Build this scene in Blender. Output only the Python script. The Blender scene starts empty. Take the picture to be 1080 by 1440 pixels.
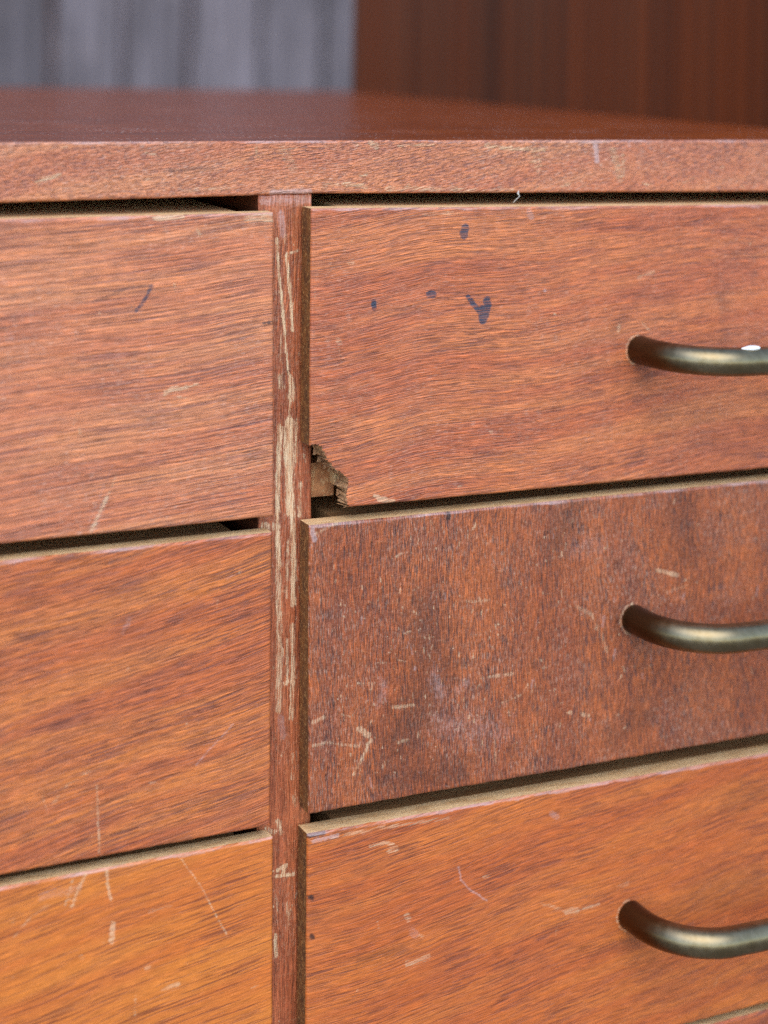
import bpy, math, random
import numpy as np
from mathutils import Matrix, Vector

# ------------------------------------------------------------------ camera, sky, sun, exposure
scene = bpy.context.scene
H = 0.60                                   # underside of the tabletop above the ground (m)
YAW, ROLL, FPX = math.radians(25.9), 0.015, 2600.0
cam_d = bpy.data.cameras.new('camera')
cam = bpy.data.objects.new('camera', cam_d)
scene.collection.objects.link(cam)
scene.camera = cam
fwd = Vector((math.sin(YAW), math.cos(YAW), 0))
rgt0 = Vector((math.cos(YAW), -math.sin(YAW), 0))
upv = Vector((0, 0, 1))
rgt = rgt0 * math.cos(ROLL) + upv * math.sin(ROLL)
up = upv * math.cos(ROLL) - rgt0 * math.sin(ROLL)
cam.matrix_world = Matrix(((rgt.x, up.x, -fwd.x, -0.29012), (rgt.y, up.y, -fwd.y, -0.68509), (rgt.z, up.z, -fwd.z, 0.06860 + H), (0, 0, 0, 1)))
cam_d.sensor_fit = 'VERTICAL'
cam_d.sensor_height = 36.0
cam_d.lens = FPX / 1440 * 36.0
cam_d.shift_y = -(720 - 32) / 1440
cam_d.clip_start, cam_d.clip_end = 0.02, 400
cam_d.dof.use_dof = True
cam_d.dof.focus_distance = 0.752
cam_d.dof.aperture_fstop = 4.8

SUN_EL, SUN_AZ = math.radians(50), math.radians(200)      # azimuth of the sun, clockwise from +Y
world = bpy.data.worlds.new('World'); scene.world = world
world.use_nodes = True
wn = world.node_tree.nodes; wl = world.node_tree.links
bg = wn['Background']
sky = wn.new('ShaderNodeTexSky'); sky.sky_type = 'NISHITA'; sky.sun_disc = False
sky.sun_elevation = SUN_EL; sky.sun_rotation = SUN_AZ
sky.air_density = 1.0; sky.dust_density = 0.8; sky.ozone_density = 1.0
wl.new(sky.outputs[0], bg.inputs[0]); bg.inputs[1].default_value = 0.15
sl = bpy.data.lights.new('sun', 'SUN'); sl.energy = 0.75; sl.angle = math.radians(60); sl.color = (1.0, 0.97, 0.93)
so = bpy.data.objects.new('sun', sl); scene.collection.objects.link(so)
sd = Vector((math.sin(SUN_AZ) * math.cos(SUN_EL), math.cos(SUN_AZ) * math.cos(SUN_EL), math.sin(SUN_EL)))
so.rotation_euler = (-sd).to_track_quat('-Z', 'Y').to_euler()
so.location = (0, -3, 4)
scene.view_settings.view_transform = 'Standard'; scene.view_settings.look = 'None'
scene.view_settings.gamma = 1.0; scene.view_settings.use_curve_mapping = False
scene.view_settings.exposure = 1.12
scene.render.engine = 'CYCLES'
scene.cycles.use_denoising = False
scene.cycles.max_bounces = 4; scene.cycles.diffuse_bounces = 3; scene.cycles.glossy_bounces = 2

# ------------------------------------------------------------------ helpers
col = scene.collection
MM = 0.001

def link(ob, parent=None):
    col.objects.link(ob)
    if parent is not None:
        ob.parent = parent
    return ob

def tag(o, label=None, cat=None, group=None, kind=None):
    if label: o['label'] = label
    if cat: o['category'] = cat
    if group: o['group'] = group
    if kind: o['kind'] = kind
    return o

def S(r, g, b):
    """sRGB 0-255 to linear RGBA"""
    f = lambda c: (c / 255 / 12.92) if c / 255 <= 0.04045 else ((c / 255 + 0.055) / 1.055) ** 2.4
    return (f(r), f(g), f(b), 1.0)

class NT:
    """small wrapper for writing node materials"""
    def __init__(s, name):
        s.m = bpy.data.materials.new(name); s.m.use_nodes = True
        s.t = s.m.node_tree; s.b = s.t.nodes['Principled BSDF']
    def n(s, typ, **kw):
        nd = s.t.nodes.new(typ)
        for k, v in kw.items(): setattr(nd, k, v)
        return nd
    def put(s, sock, v):
        if v is None: return
        if isinstance(v, bpy.types.NodeSocket): s.t.links.new(v, sock)
        else: sock.default_value = v
    def math(s, op, a, b=None, c=None, clamp=False):
        nd = s.n('ShaderNodeMath', operation=op, use_clamp=clamp)
        for i, v in enumerate((a, b, c)): s.put(nd.inputs[i], v)
        return nd.outputs[0]
    def noise(s, vec, scale=1.0, detail=2.0, rough=0.5, dist=0.0, dim='3D'):
        nd = s.n('ShaderNodeTexNoise', noise_dimensions=dim)
        s.put(nd.inputs['Vector'], vec); nd.inputs['Scale'].default_value = scale
        nd.inputs['Detail'].default_value = detail; nd.inputs['Roughness'].default_value = rough
        nd.inputs['Distortion'].default_value = dist
        return nd.outputs[0]
    def comb(s, x, y, z=0.0):
        nd = s.n('ShaderNodeCombineXYZ')
        for i, v in enumerate((x, y, z)): s.put(nd.inputs[i], v)
        return nd.outputs[0]
    def sep(s, v):
        nd = s.n('ShaderNodeSeparateXYZ'); s.put(nd.inputs[0], v); return nd.outputs
    def step(s, v, lo, hi):
        nd = s.n('ShaderNodeMapRange', interpolation_type='SMOOTHSTEP')
        s.put(nd.inputs[0], v); nd.inputs[1].default_value = lo; nd.inputs[2].default_value = hi
        return nd.outputs[0]
    def rng(s, v, a, b, c, d):
        nd = s.n('ShaderNodeMapRange')
        s.put(nd.inputs[0], v)
        for i, q in enumerate((a, b, c, d)): nd.inputs[i + 1].default_value = q
        return nd.outputs[0]
    def mix(s, f, a, b, mode='MIX'):
        nd = s.n('ShaderNodeMix', data_type='RGBA', blend_type=mode)
        s.put(nd.inputs[0], f); s.put(nd.inputs[6], a); s.put(nd.inputs[7], b)
        return nd.outputs[2]
    def coord(s, loc=(0, 0, 0), rot=(0, 0, 0), scale=1000.0):
        tc = s.n('ShaderNodeTexCoord'); mp = s.n('ShaderNodeMapping')
        s.t.links.new(tc.outputs['Object'], mp.inputs[0])
        mp.inputs['Location'].default_value = loc; mp.inputs['Rotation'].default_value = rot
        mp.inputs['Scale'].default_value = (scale,) * 3
        return mp.outputs[0]
    def bump(s, h, dist, strength=1.0):
        nd = s.n('ShaderNodeBump'); s.put(nd.inputs['Height'], h)
        nd.inputs['Distance'].default_value = dist; nd.inputs['Strength'].default_value = strength
        s.t.links.new(nd.outputs[0], s.b.inputs['Normal'])
    def out(s, color=None, rough=None, metal=None, spec=None):
        s.put(s.b.inputs['Base Color'], color); s.put(s.b.inputs['Roughness'], rough)
        s.put(s.b.inputs['Metallic'], metal); s.put(s.b.inputs['Specular IOR Level'], spec)
        return s.m

PALE = S(206, 176, 132)

def wood(name, light, mid, streak_c, pore_c, ang=0.0, warp=6.0, warp_len=90.0, streak=0.6, fibre=0.22, pore=0.5,
         pore_len=9.0, pore_w=0.55, streak_w=1.5, streak_len=45.0, seed=0.0, rough=0.42, bump=0.00012, axes='xz', marks=True, band_w=12.0, mottle=0.0, spec=0.7, fib_len=20.0, fib_w=0.6, lines=0.5, ripple=1.0, fleck=0.0, fleck_c=PALE, dust=0.0, blotch=0.12, pt=0.57, lt=0.53, wear_k=0.52):
    t = NT(name)
    if axes == 'zy':   rot = (math.radians(90), math.radians(90 + ang), 0)
    elif axes == 'xz':   rot = (0, math.radians(ang), 0)
    elif axes == 'zx': rot = (0, math.radians(90 + ang), 0)
    else:              rot = (0, 0, math.radians(ang))
    p = t.coord(loc=(seed * 37.1, seed * 11.3, seed * 53.7), rot=rot)
    o = t.sep(p)
    u, v = o[0], (o[1] if axes == 'xy' else o[2])
    # grain that wanders: large swing plus small ripples
    w1 = t.noise(t.comb(t.math('MULTIPLY', u, 1 / warp_len), t.math('MULTIPLY', v, 0.4 / warp_len)), 1.0, 1.0, dim='2D')
    w2 = t.noise(t.comb(t.math('MULTIPLY', u, 1 / 14.0), t.math('MULTIPLY', v, 1 / 9.0)), 1.0, 1.0, dim='2D')
    v = t.math('ADD', v, t.math('MULTIPLY', t.math('SUBTRACT', w1, 0.5), warp * 2))
    v = t.math('ADD', v, t.math('MULTIPLY', t.math('SUBTRACT', w2, 0.5), 1.3 * ripple))
    p2 = t.comb(u, v)
    def an(lu, lv, z, detail=2.0, rough_=0.55):
        return t.noise(t.comb(t.math('MULTIPLY_ADD', u, 1.0 / lu, z * 17.3), t.math('MULTIPLY_ADD', v, 1.0 / lv, seed * 9.7 + z * 31.7)), 1.0, detail, rough_, dim='2D')
    band = an(140, band_w, 1.0, 2.0)
    stk = an(streak_len, streak_w, 2.0, 2.0, 0.6)
    stm = an(70, 9, 3.0, 1.0)
    fib = an(fib_len, fib_w, 4.0, 1.0, 0.6)
    fib2 = an(fib_len * 1.9, fib_w * 2.4, 6.0, 2.0, 0.6)
    por = an(pore_len, pore_w, 5.0, 1.0, 0.5)
    blot = t.noise(p2, 1 / 34.0, 2.0, 0.6, dim='2D')
    fine = an(5.0, 0.3, 8.0, 0.0)
    c = t.mix(t.step(band, 0.30, 0.70), mid, light)
    sm = t.math('MULTIPLY', t.step(stk, 0.50, 0.66), t.math('MULTIPLY', t.step(stm, 0.36, 0.62), streak))
    c = t.mix(sm, c, streak_c)
    c = t.mix(t.math('MULTIPLY', t.step(blot, 0.45, 0.75), blotch), c, streak_c)
    ln = t.math('MULTIPLY', t.step(fib2, lt, lt + 0.06), t.math('MULTIPLY', t.rng(stm, 0.3, 0.7, 0.5, 1.0), lines))
    c = t.mix(ln, c, streak_c)
    pm = t.math('MULTIPLY', t.step(por, pt, pt + 0.045), t.math('MULTIPLY', t.rng(stm, 0.3, 0.7, 0.45, 1.0), pore))
    c = t.mix(pm, c, pore_c)
    k = t.math('MULTIPLY_ADD', t.math('SUBTRACT', fib, 0.5), fibre * 5, 1.0)
    k = t.math('MULTIPLY', k, t.math('MULTIPLY_ADD', t.math('SUBTRACT', fine, 0.5), fibre * 3.5, 1.0))
    kk = t.n('ShaderNodeCombineColor')
    for i in range(3): t.put(kk.inputs[i], k)
    c = t.mix(1.0, c, kk.outputs[0], 'MULTIPLY')
    h = t.math('MULTIPLY_ADD', pm, -1.0, t.math('ADD', t.math('MULTIPLY', fib, 0.9), t.math('MULTIPLY', ln, -0.7)))
    rg = t.math('MULTIPLY_ADD', blot, 0.22, rough - 0.11)
    if mottle:
        mt = t.noise(p2, 1 / 1.6, 2.0, 0.65, dim='2D')
        c = t.mix(t.math('MULTIPLY', t.step(mt, 0.56, 0.74), mottle), c, PALE)
        h = t.math('ADD', h, mt)
    if fleck:
        fl = an(3.2, 0.42, 11.0, 1.0)
        fm_ = t.math('MULTIPLY', t.step(fl, 0.60, 0.70), t.math('MULTIPLY', t.step(blot, 0.35, 0.6), fleck))
        c = t.mix(fm_, c, fleck_c)
    if dust:
        du = t.math('ADD', t.noise(p2, 0.5, 1.0, 0.6, dim='2D'), t.math('MULTIPLY', t.math('SUBTRACT', blot, 0.5), 0.35))
        c = t.mix(t.math('MULTIPLY', t.step(du, 0.72, 0.78), dust), c, S(210, 190, 176))
    if marks:
        at = t.n('ShaderNodeAttribute', attribute_name='marks')
        sc_ = t.n('ShaderNodeSeparateColor'); t.t.links.new(at.outputs['Color'], sc_.inputs[0])
        brk = t.noise(p2, 1 / 0.9, 2.0, 0.7, dim='2D')
        brk2 = t.math('MULTIPLY_ADD', fib, 0.8, t.math('MULTIPLY', brk, 0.6))
        def msk(sock, lo, hi):
            return t.step(t.math('ADD', sock, t.math('MULTIPLY', t.math('SUBTRACT', brk2, 0.7), 0.9)), lo, hi)
        on = lambda sock: t.step(sock, 0.02, 0.12)
        r_, g_, b_, a_ = sc_.outputs[0], sc_.outputs[1], sc_.outputs[2], at.outputs['Alpha']
        gm = t.math('MULTIPLY', t.math('MULTIPLY', b_, on(b_)), t.rng(brk2, 0.4, 1.0, 0.7, 1.1), clamp=True)
        c = t.mix(gm, c, S(38, 26, 24))
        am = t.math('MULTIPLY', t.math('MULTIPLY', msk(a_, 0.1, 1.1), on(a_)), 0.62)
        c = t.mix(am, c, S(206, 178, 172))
        wn_ = t.noise(t.comb(t.math('MULTIPLY', u, 1 / 9.0), t.math('MULTIPLY', v, 1 / 0.55)), 1.0, 2.0, 0.6, dim='2D')
        rm = t.step(t.math('ADD', r_, t.math('MULTIPLY', t.math('SUBTRACT', t.math('MULTIPLY_ADD', wn_, 1.3, t.math('MULTIPLY', brk, 0.3)), 0.8), 1.7)), 0.15, 0.8)
        rm = t.math('MULTIPLY', t.math('MULTIPLY', rm, on(r_)), t.rng(r_, 0.1, 0.9, 0.3 * wear_k, wear_k))
        c = t.mix(rm, c, t.mix(t.step(wn_, 0.35, 0.65), S(216, 160, 114), S(250, 220, 176)))
        im = t.math('MULTIPLY', t.math('MULTIPLY', t.step(t.math('ADD', g_, t.math('MULTIPLY', t.math('SUBTRACT', brk2, 0.7), 0.5)), 0.3, 0.55), on(g_)),
                    t.math('SUBTRACT', 0.97, t.math('MULTIPLY', t.step(fib, 0.48, 0.62), 0.5)))
        im = t.math('MULTIPLY', im, t.rng(g_, 0.3, 0.9, 0.5, 1.0))
        c = t.mix(im, c, S(40, 50, 70))
        rg = t.math('ADD', rg, t.math('MULTIPLY', rm, 0.25))
        h = t.math('ADD', h, t.math('MULTIPLY', rm, t.math('MULTIPLY', wn_, 1.5)))
    t.bump(h, bump)
    return t.out(c, rg, 0.0, spec)

def speckle(name, base, alt, flecks, scale=1.2, amount=0.5, rough=0.7, bump=0.0003, stretch=(1, 1, 1)):
    t = NT(name)
    p = t.coord()
    mp = t.n('ShaderNodeMapping'); t.t.links.new(p, mp.inputs[0]); mp.inputs['Scale'].default_value = stretch
    q = mp.outputs[0]
    a = t.noise(q, scale * 0.25, 4, 0.6); b = t.noise(q, scale, 3, 0.65); d = t.noise(q, scale * 2.2, 2, 0.6)
    c = t.mix(t.step(a, 0.35, 0.65), base, alt)
    c = t.mix(t.math('MULTIPLY', t.step(b, 0.52, 0.66), amount), c, flecks)
    c = t.mix(t.math('MULTIPLY', t.step(d, 0.55, 0.7), 0.4), c, S(60, 40, 20))
    t.bump(t.math('ADD', b, d), bump)
    return t.out(c, rough)

# ---- vertex painting: wear, ink, grime, dark patches and scuffs with shapes of their own (mm coordinates on the face)
MARKS = {
 'L1': [
  ('g', 1.64, 0.75, [(-58.9, -33.8), (-61.4, -38.6), (-64.8, -43.0)]),
  ('g', 0.82, 0.35, [(-64.8, -43.0), (-66.4, -47.0)]),
  ('b', 1.08, 0.5, [(-82.3, -38.6), (-72.5, -35.8), (-68.3, -33.9), (-59.2, -33.8)]),
  ('r', 1.64, 1, [(-52.8, -75.5), (-49.9, -74.0), (-44.1, -73.9)]),
  ('r', 1.1, 0.8, [(-44.1, -73.9), (-39.5, -72.9)]),
  ('r', 0.69, 0.6, [(-47.6, -77.2), (-41.7, -78.8)]),
  ('r', 1.21, 1, [(-81.5, -125.9), (-78.8, -120.0), (-75.5, -113.5)]),
  ('r', 0.68, 0.6, [(-75.5, -113.5), (-71.7, -105.2)]),
  ('a', 2.42, 0.35, [(-81.5, -125.9), (-75.5, -113.5)]),
  ('r', 1.91, 0.9, [(-57.9, -7.9), (-46.6, -7.7)]),
  ('r', 1.38, 0.6, [(-40.7, -12.8), (-39.5, -15.1)]),
  ('r', 0.82, 0.5, [(-62.8, -23.8), (-61.4, -22.2)]),
  ('r', 1.1, 0.5, [(-49.7, -33.7), (-49.4, -35.9)]),
  ('r', 1.07, 0.5, [(-86.8, -86.4), (-86.2, -88.8)]),
  ('r', 0.8, 0.4, [(-89.0, -84.1), (-87.2, -80.2)]),
  ('r', 1.4, 0.45, [(-20.6, -9.9), (-8.9, -9.8)]),
  ('r', 3.36, 0.55, [(-19.2, -8.9), (-8.9, -9.2)]),
  ('r', 3.09, 1, [(-12.8, -9.1), (-9.5, -9.5)]),
  ('b', 0.84, 0.9, [(-12.4, -50.7), (-7.6, -50.6)]),
  ('a', 1.32, 0.4, [(-113.4, -49.1), (-112.6, -51.2)]),
  ('r', 0.82, 0.4, [(-63.0, -98.4), (-61.6, -98.8)]),
  ('r', 0.82, 0.4, [(-49.1, -108.4), (-48.2, -108.3)]),
  ('a', 0.54, 0.4, [(-82.4, -122.3), (-73.5, -101.6)]),
 ],
 'L2': [
  ('r', 0.81, 0.65, [(-77.7, -222.7), (-77.0, -234.9), (-76.2, -249.1)]),
  ('r', 1.07, 0.4, [(-94.8, -226.8), (-89.1, -220.2), (-80.6, -216.8)]),
  ('a', 0.69, 0.6, [(-37.7, -221.0), (-30.8, -214.7), (-22.5, -207.6)]),
  ('r', 0.84, 0.9, [(-21.1, -148.0), (-20.8, -148.6)]),
  ('a', 1.9, 0.4, [(-68.5, -165.8), (-65.8, -161.3)]),
  ('a', 0.84, 0.4, [(-19.9, -147.8), (-26.4, -150.4)]),
  ('r', 0.53, 0.35, [(-98.7, -223.2), (-96.9, -228.8)]),
 ],
 'L3': [
  ('r', 0.81, 0.6, [(-86.4, -256.4), (-87.7, -261.2), (-89.3, -266.0)]),
  ('r', 1.08, 0.75, [(-81.4, -255.7), (-84.4, -261.1), (-86.8, -267.1)]),
  ('r', 1.22, 0.75, [(-73.3, -255.9), (-72.7, -261.4), (-71.4, -267.1)]),
  ('r', 2.17, 0.85, [(-70.5, -276.5), (-70.9, -283.4)]),
  ('r', 1.91, 0.55, [(-56.8, -296.4), (-55.9, -296.1)]),
  ('r', 1.92, 0.55, [(-50.0, -305.8), (-44.0, -305.2)]),
  ('r', 0.69, 0.55, [(-43.3, -256.8), (-34.3, -270.1), (-28.2, -282.4), (-23.9, -289.9)]),
  ('r', 0.53, 0.5, [(-108.7, -273.9), (-102.1, -267.3), (-95.3, -264.3)]),
  ('r', 0.82, 0.4, [(-60.9, -305.9), (-61.1, -313.3)]),
  ('r', 1.61, 0.35, [(-82.9, -286.7), (-82.0, -287.4)]),
  ('r', 1.37, 0.3, [(-56.0, -275.0), (-47.4, -274.5)]),
  ('a', 3.73, 0.35, [(-98.1, -260.6), (-84.4, -260.5)]),
 ],
 'R1': [
  ('g', 3.25, 1, [(75.9, -15.8), (75.6, -19.0)]),
  ('g', 2.07, 0.9, [(74.3, -17.8), (76.3, -19.4)]),
  ('g', 2.93, 1, [(59.7, -42.5), (61.4, -42.6)]),
  ('g', 2.31, 0.9, [(34.4, -44.4), (34.5, -46.7)]),
  ('g', 2.07, 0.95, [(77.7, -44.3), (80.8, -48.3), (83.9, -52.0)]),
  ('g', 3.86, 1, [(84.6, -50.3), (85.0, -54.2)]),
  ('g', 3.27, 1, [(86.6, -46.5), (87.3, -48.3)]),
  ('g', 2.08, 0.9, [(87.6, -49.3), (87.0, -52.8)]),
  ('a', 1.51, 0.8, [(114.5, -43.7), (114.8, -43.7)]),
  ('r', 0.91, 1, [(119.6, -54.0), (119.9, -54.0)]),
  ('r', 2.3, 0.5, [(23.4, -28.3), (24.6, -28.1)]),
  ('r', 2.29, 0.55, [(18.8, -59.0), (19.5, -59.9)]),
  ('r', 1.55, 0.55, [(161.9, -40.5), (169.6, -38.7)]),
  ('r', 1.09, 0.5, [(164.1, -60.2), (167.5, -63.8)]),
  ('r', 1.54, 0.5, [(152.3, -60.4), (152.0, -63.5)]),
  ('b', 4.93, 0.35, [(148.7, -64.8), (154.1, -57.4)]),
  ('r', 2.32, 0.95, [(38.0, -124.2), (44.5, -126.5)]),
  ('r', 1.45, 0.8, [(36.1, -123.1), (38.7, -124.2)]),
  ('r', 1.19, 0.45, [(89.2, -101.5), (90.2, -101.3)]),
  ('r', 1.18, 0.4, [(74.7, -123.0), (75.7, -122.8)]),
  ('b', 6.2, 0.25, [(161.3, -50.1), (166.8, -45.7)]),
  ('b', 9.53, 0.22, [(206.6, -46.1), (208.9, -68.5)]),
  ('b', 8.05, 0.25, [(158.3, -87.1), (167.4, -83.1)]),  # soft dark patch below the handle foot
  ('a', 3.01, 0.5, [(106.2, -10.2), (107.6, -12.1)]),
  ('r', 1.17, 0.5, [(56.2, -9.6), (72.8, -9.5)]),
  ('b', 4.57, 0.2, [(15.8, -82.6), (21.9, -74.4)]),
  ('r', 0.62, 0.4, [(166.6, -37.9), (177.8, -35.3)]),
 ],
 'R2': [
  ('r', 1.44, 0.85, [(28.7, -234.6), (31.8, -229.4), (36.1, -222.0)]),
  ('r', 2.31, 0.8, [(30.6, -216.5), (35.1, -219.8)]),
  ('r', 0.87, 0.6, [(32.2, -219.4), (36.3, -214.2)]),
  ('r', 1.45, 0.7, [(45.9, -210.1), (55.3, -210.6)]),
  ('r', 0.86, 0.5, [(29.7, -198.2), (37.3, -199.0)]),
  ('r', 1.33, 0.55, [(80.6, -171.4), (89.7, -171.9)]),
  ('r', 1.19, 0.5, [(93.5, -231.2), (94.0, -240.8)]),
  ('r', 1.34, 0.5, [(86.9, -204.0), (101.6, -204.2)]),
  ('r', 1.83, 0.4, [(132.8, -179.9), (141.1, -184.6), (144.8, -192.2), (148.6, -201.0)]),
  ('r', 1.87, 0.7, [(173.8, -169.1), (184.8, -172.5)]),
  ('r', 1.52, 1, [(130.0, -224.7), (130.7, -225.1)]),
  ('r', 1.84, 0.7, [(136.8, -226.6), (139.3, -227.6)]),
  ('r', 1.71, 0.7, [(10.4, -210.9), (15.4, -209.3)]),
  ('r', 1.42, 0.6, [(10.5, -220.3), (14.9, -220.1)]),
  ('r', 1.14, 0.5, [(15.5, -219.6), (30.7, -223.7)]),
  ('r', 0.86, 0.5, [(21.0, -209.0), (27.3, -211.1)]),
  ('r', 1.46, 0.5, [(48.4, -224.8), (53.3, -224.4)]),
  ('a', 7.64, 0.5, [(64.4, -199.3), (67.8, -208.7)]),
  ('a', 5.21, 0.45, [(39.4, -207.4), (41.2, -199.0)]),
  ('a', 5.92, 0.4, [(76.1, -206.9), (79.5, -204.4)]),
  ('a', 12.2, 0.3, [(130.5, -155.2), (144.9, -153.7)]),
  ('a', 17.68, 0.35, [(69.7, -219.2), (96.9, -229.3)]),
  ('b', 23.43, 0.45, [(59.0, -173.7), (62.8, -203.5), (50.0, -225.0)]),
  ('b', 18.22, 0.4, [(123.4, -151.4), (130.2, -133.8)]),
  ('b', 15.44, 0.35, [(153.6, -238.1), (168.2, -231.0)]),
  ('b', 14.52, 0.4, [(43.8, -238.6), (76.7, -241.0)]),
  ('b', 21.99, 0.3, [(185.3, -139.3), (189.6, -164.9)]),
  ('b', 2.06, 1, [(70.2, -133.5), (70.2, -135.3)]),
  ('a', 1.99, 0.9, [(8.8, -133.8), (9.8, -137.9)]),
  ('r', 1.14, 0.5, [(9.8, -135.6), (19.7, -132.4)]),
  ('r', 1.47, 0.4, [(61.6, -135.9), (63.4, -140.5)]),
  ('b', 6.18, 0.4, [(155.2, -182.7), (153.6, -193.3)]),
  ('r', 0.9, 0.5, [(94.6, -100.4), (101.5, -100.4)]),
  ('r', 0.9, 0.5, [(96.6, -215.8), (105.2, -214.1)]),
  ('r', 0.91, 0.45, [(115.4, -200.4), (119.0, -202.4)]),
  ('r', 1.25, 0.4, [(181.6, -140.5), (183.0, -139.1)]),
  ('r', 1.08, 0.5, [(156.8, -209.2), (158.3, -210.9)]),
  ('r', 1.25, 0.4, [(178.5, -179.3), (189.8, -177.5)]),
 ],
 'R3': [
  ('r', 1.45, 0.7, [(36.5, -265.1), (42.6, -264.5), (46.8, -266.1)]),
  ('r', 2.32, 0.6, [(45.2, -268.5), (48.2, -268.1)]),
  ('r', 2.63, 0.65, [(53.5, -296.5), (54.2, -297.8)]),
  ('r', 2.34, 0.6, [(54.2, -316.5), (64.0, -315.6)]),
  ('a', 0.89, 0.6, [(77.4, -281.1), (78.5, -286.3), (82.6, -291.3), (91.2, -297.7)]),
  ('r', 1.51, 0.45, [(117.9, -304.0), (129.7, -309.4)]),
  ('r', 2.74, 0.6, [(130.4, -309.8), (135.4, -310.5)]),
  ('r', 1.53, 0.55, [(138.6, -310.2), (146.2, -310.1)]),
  ('r', 1.85, 0.35, [(155.6, -304.8), (160.7, -303.7)]),
  ('b', 1.71, 0.9, [(10.0, -280.3), (11.2, -281.1)]),
  ('b', 1.71, 0.9, [(10.9, -295.8), (11.5, -297.1)]),
  ('r', 1.43, 0.5, [(19.3, -258.3), (40.9, -258.4), (72.0, -259.7)]),
  ('b', 1.99, 0.9, [(9.3, -255.7), (15.5, -255.9)]),
  ('a', 1.71, 0.8, [(11.2, -258.3), (21.8, -257.9)]),
  ('a', 2.43, 0.5, [(121.8, -266.6), (124.7, -268.6)]),
  ('b', 8.05, 0.3, [(158.9, -330.3), (166.3, -328.7)]),  # soft dark patch below the handle foot
  ('b', 15.95, 0.25, [(214.7, -279.4), (230.4, -275.7)]),
  ('b', 18.99, 0.25, [(199.9, -311.7), (231.1, -314.4)]),
  ('b', 5.77, 0.35, [(32.1, -310.2), (51.5, -309.8)]),
  ('r', 1.47, 0.4, [(59.6, -305.6), (61.2, -306.5)]),
  ('a', 3.51, 0.35, [(56.2, -303.5), (57.9, -305.3)]),
 ],
 'T': [
  ('r', 1.88, 0.75, [(-102.4, 6.6), (-93.7, 8.8)]),
  ('r', 1.42, 0.5, [(-13.5, 18.9), (-13.4, 15.7)]),
  ('r', 2.62, 0.6, [(37.0, 19.2), (39.3, 17.7)]),
  ('r', 1.5, 0.8, [(90.7, 17.2), (103.5, 15.8), (119.4, 15.0)]),
  ('r', 4.26, 0.45, [(113.4, 14.7), (116.3, 6.2)]),
  ('r', 1.22, 0.5, [(116.6, 12.3), (118.1, 7.6)]),
  ('a', 2.48, 1, [(144.5, 18.3), (145.6, 14.8), (146.1, 9.9)]),
  ('r', 3.74, 0.5, [(154.4, 14.1), (158.3, 2.1)]),
  ('r', 1.56, 0.5, [(159.3, 13.0), (160.2, 3.7)]),
  ('r', 2.05, 0.5, [(44.8, 0.1), (76.4, -0.7)]),
  ('r', 1.79, 0.5, [(76.4, -1.3), (103.8, -2.1)]),
  ('r', 3.99, 0.35, [(-2.1, 17.3), (2.4, 10.0)]),
  ('r', 2.03, 0.55, [(25.4, 2.9), (35.1, 1.2)]),
  ('a', 2.27, 0.8, [(-6.7, -0.0), (10.0, 0.1)]),
  ('r', 1.47, 0.6, [(53.0, 0.5), (55.0, 1.6)]),
  ('r', 1.84, 0.5, [(128.5, -0.9), (132.1, 0.3)]),
  ('r', 1.91, 0.45, [(191.5, -1.2), (197.2, 1.2)]),
  ('r', 1.17, 0.5, [(49.4, 17.9), (66.0, 18.2)]),
  ('a', 1.56, 0.5, [(162.5, 18.3), (162.9, 15.8)]),
  ('r', 1.44, 0.5, [(15.9, 2.0), (22.3, 3.0)]),
  ('r', 1.1, 0.4, [(-59.5, 5.8), (-58.1, 6.6)]),
  ('b', 1.39, 0.4, [(-49.4, 9.7), (-31.7, 10.5)]),
  ('r', 1.39, 0.35, [(-44.9, 1.8), (-22.6, 2.4)]),
 ],
 'D': [
  ('r', 1.14, 1, [(-3.9, -18.4), (-2.7, -31.3), (-1.0, -45.7), (0.5, -57.2)]),
  ('r', 1.43, 1, [(0.6, -25.7), (1.3, -31.5), (2.7, -43.0), (3.5, -55.9)]),
  ('r', 0.86, 0.8, [(0.6, -24.9), (6.1, -23.7)]),
  ('r', 0.86, 0.9, [(-1.2, -48.5), (0.9, -62.9), (2.7, -77.4), (2.9, -92.3)]),
  ('r', 1.72, 0.7, [(3.5, -74.6), (4.3, -83.8)]),
  ('r', 2.28, 0.6, [(-1.7, -73.6), (-1.0, -78.5)]),
  ('r', 3.44, 1, [(2.9, -92.3), (2.9, -108.9), (3.8, -129.0)]),
  ('r', 2.0, 0.9, [(-1.4, -94.2), (-1.7, -117.0), (-1.7, -134.1), (-0.8, -151.4)]),
  ('r', 1.14, 0.8, [(0.1, -94.3), (1.3, -107.3)]),
  ('r', 1.15, 0.8, [(6.0, -91.9), (6.0, -109.1)]),
  ('r', 1.44, 0.7, [(8.3, -118.0), (7.9, -130.9)]),
  ('r', 2.29, 0.85, [(4.7, -129.1), (5.7, -152.1), (5.7, -166.5)]),
  ('r', 2.57, 0.6, [(-1.1, -151.3), (-0.0, -180.1), (0.1, -208.7)]),
  ('r', 1.15, 0.6, [(3.1, -140.4), (2.8, -163.3)]),
  ('r', 2.01, 0.7, [(5.5, -175.0), (6.0, -189.5), (5.8, -212.4)]),
  ('r', 1.43, 0.7, [(2.4, -198.1), (4.9, -197.3)]),
  ('r', 1.15, 0.6, [(3.4, -180.5), (3.4, -197.7)]),
  ('a', 2.86, 0.45, [(1.1, -211.7), (2.2, -219.0)]),
  ('r', 1.15, 0.5, [(6.6, -226.8), (6.2, -236.8)]),
  ('r', 1.43, 0.95, [(0.6, -272.8), (4.3, -271.4), (3.1, -274.4)]),
  ('r', 1.43, 0.95, [(-0.0, -275.2), (3.7, -275.4), (7.4, -275.5)]),
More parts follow.
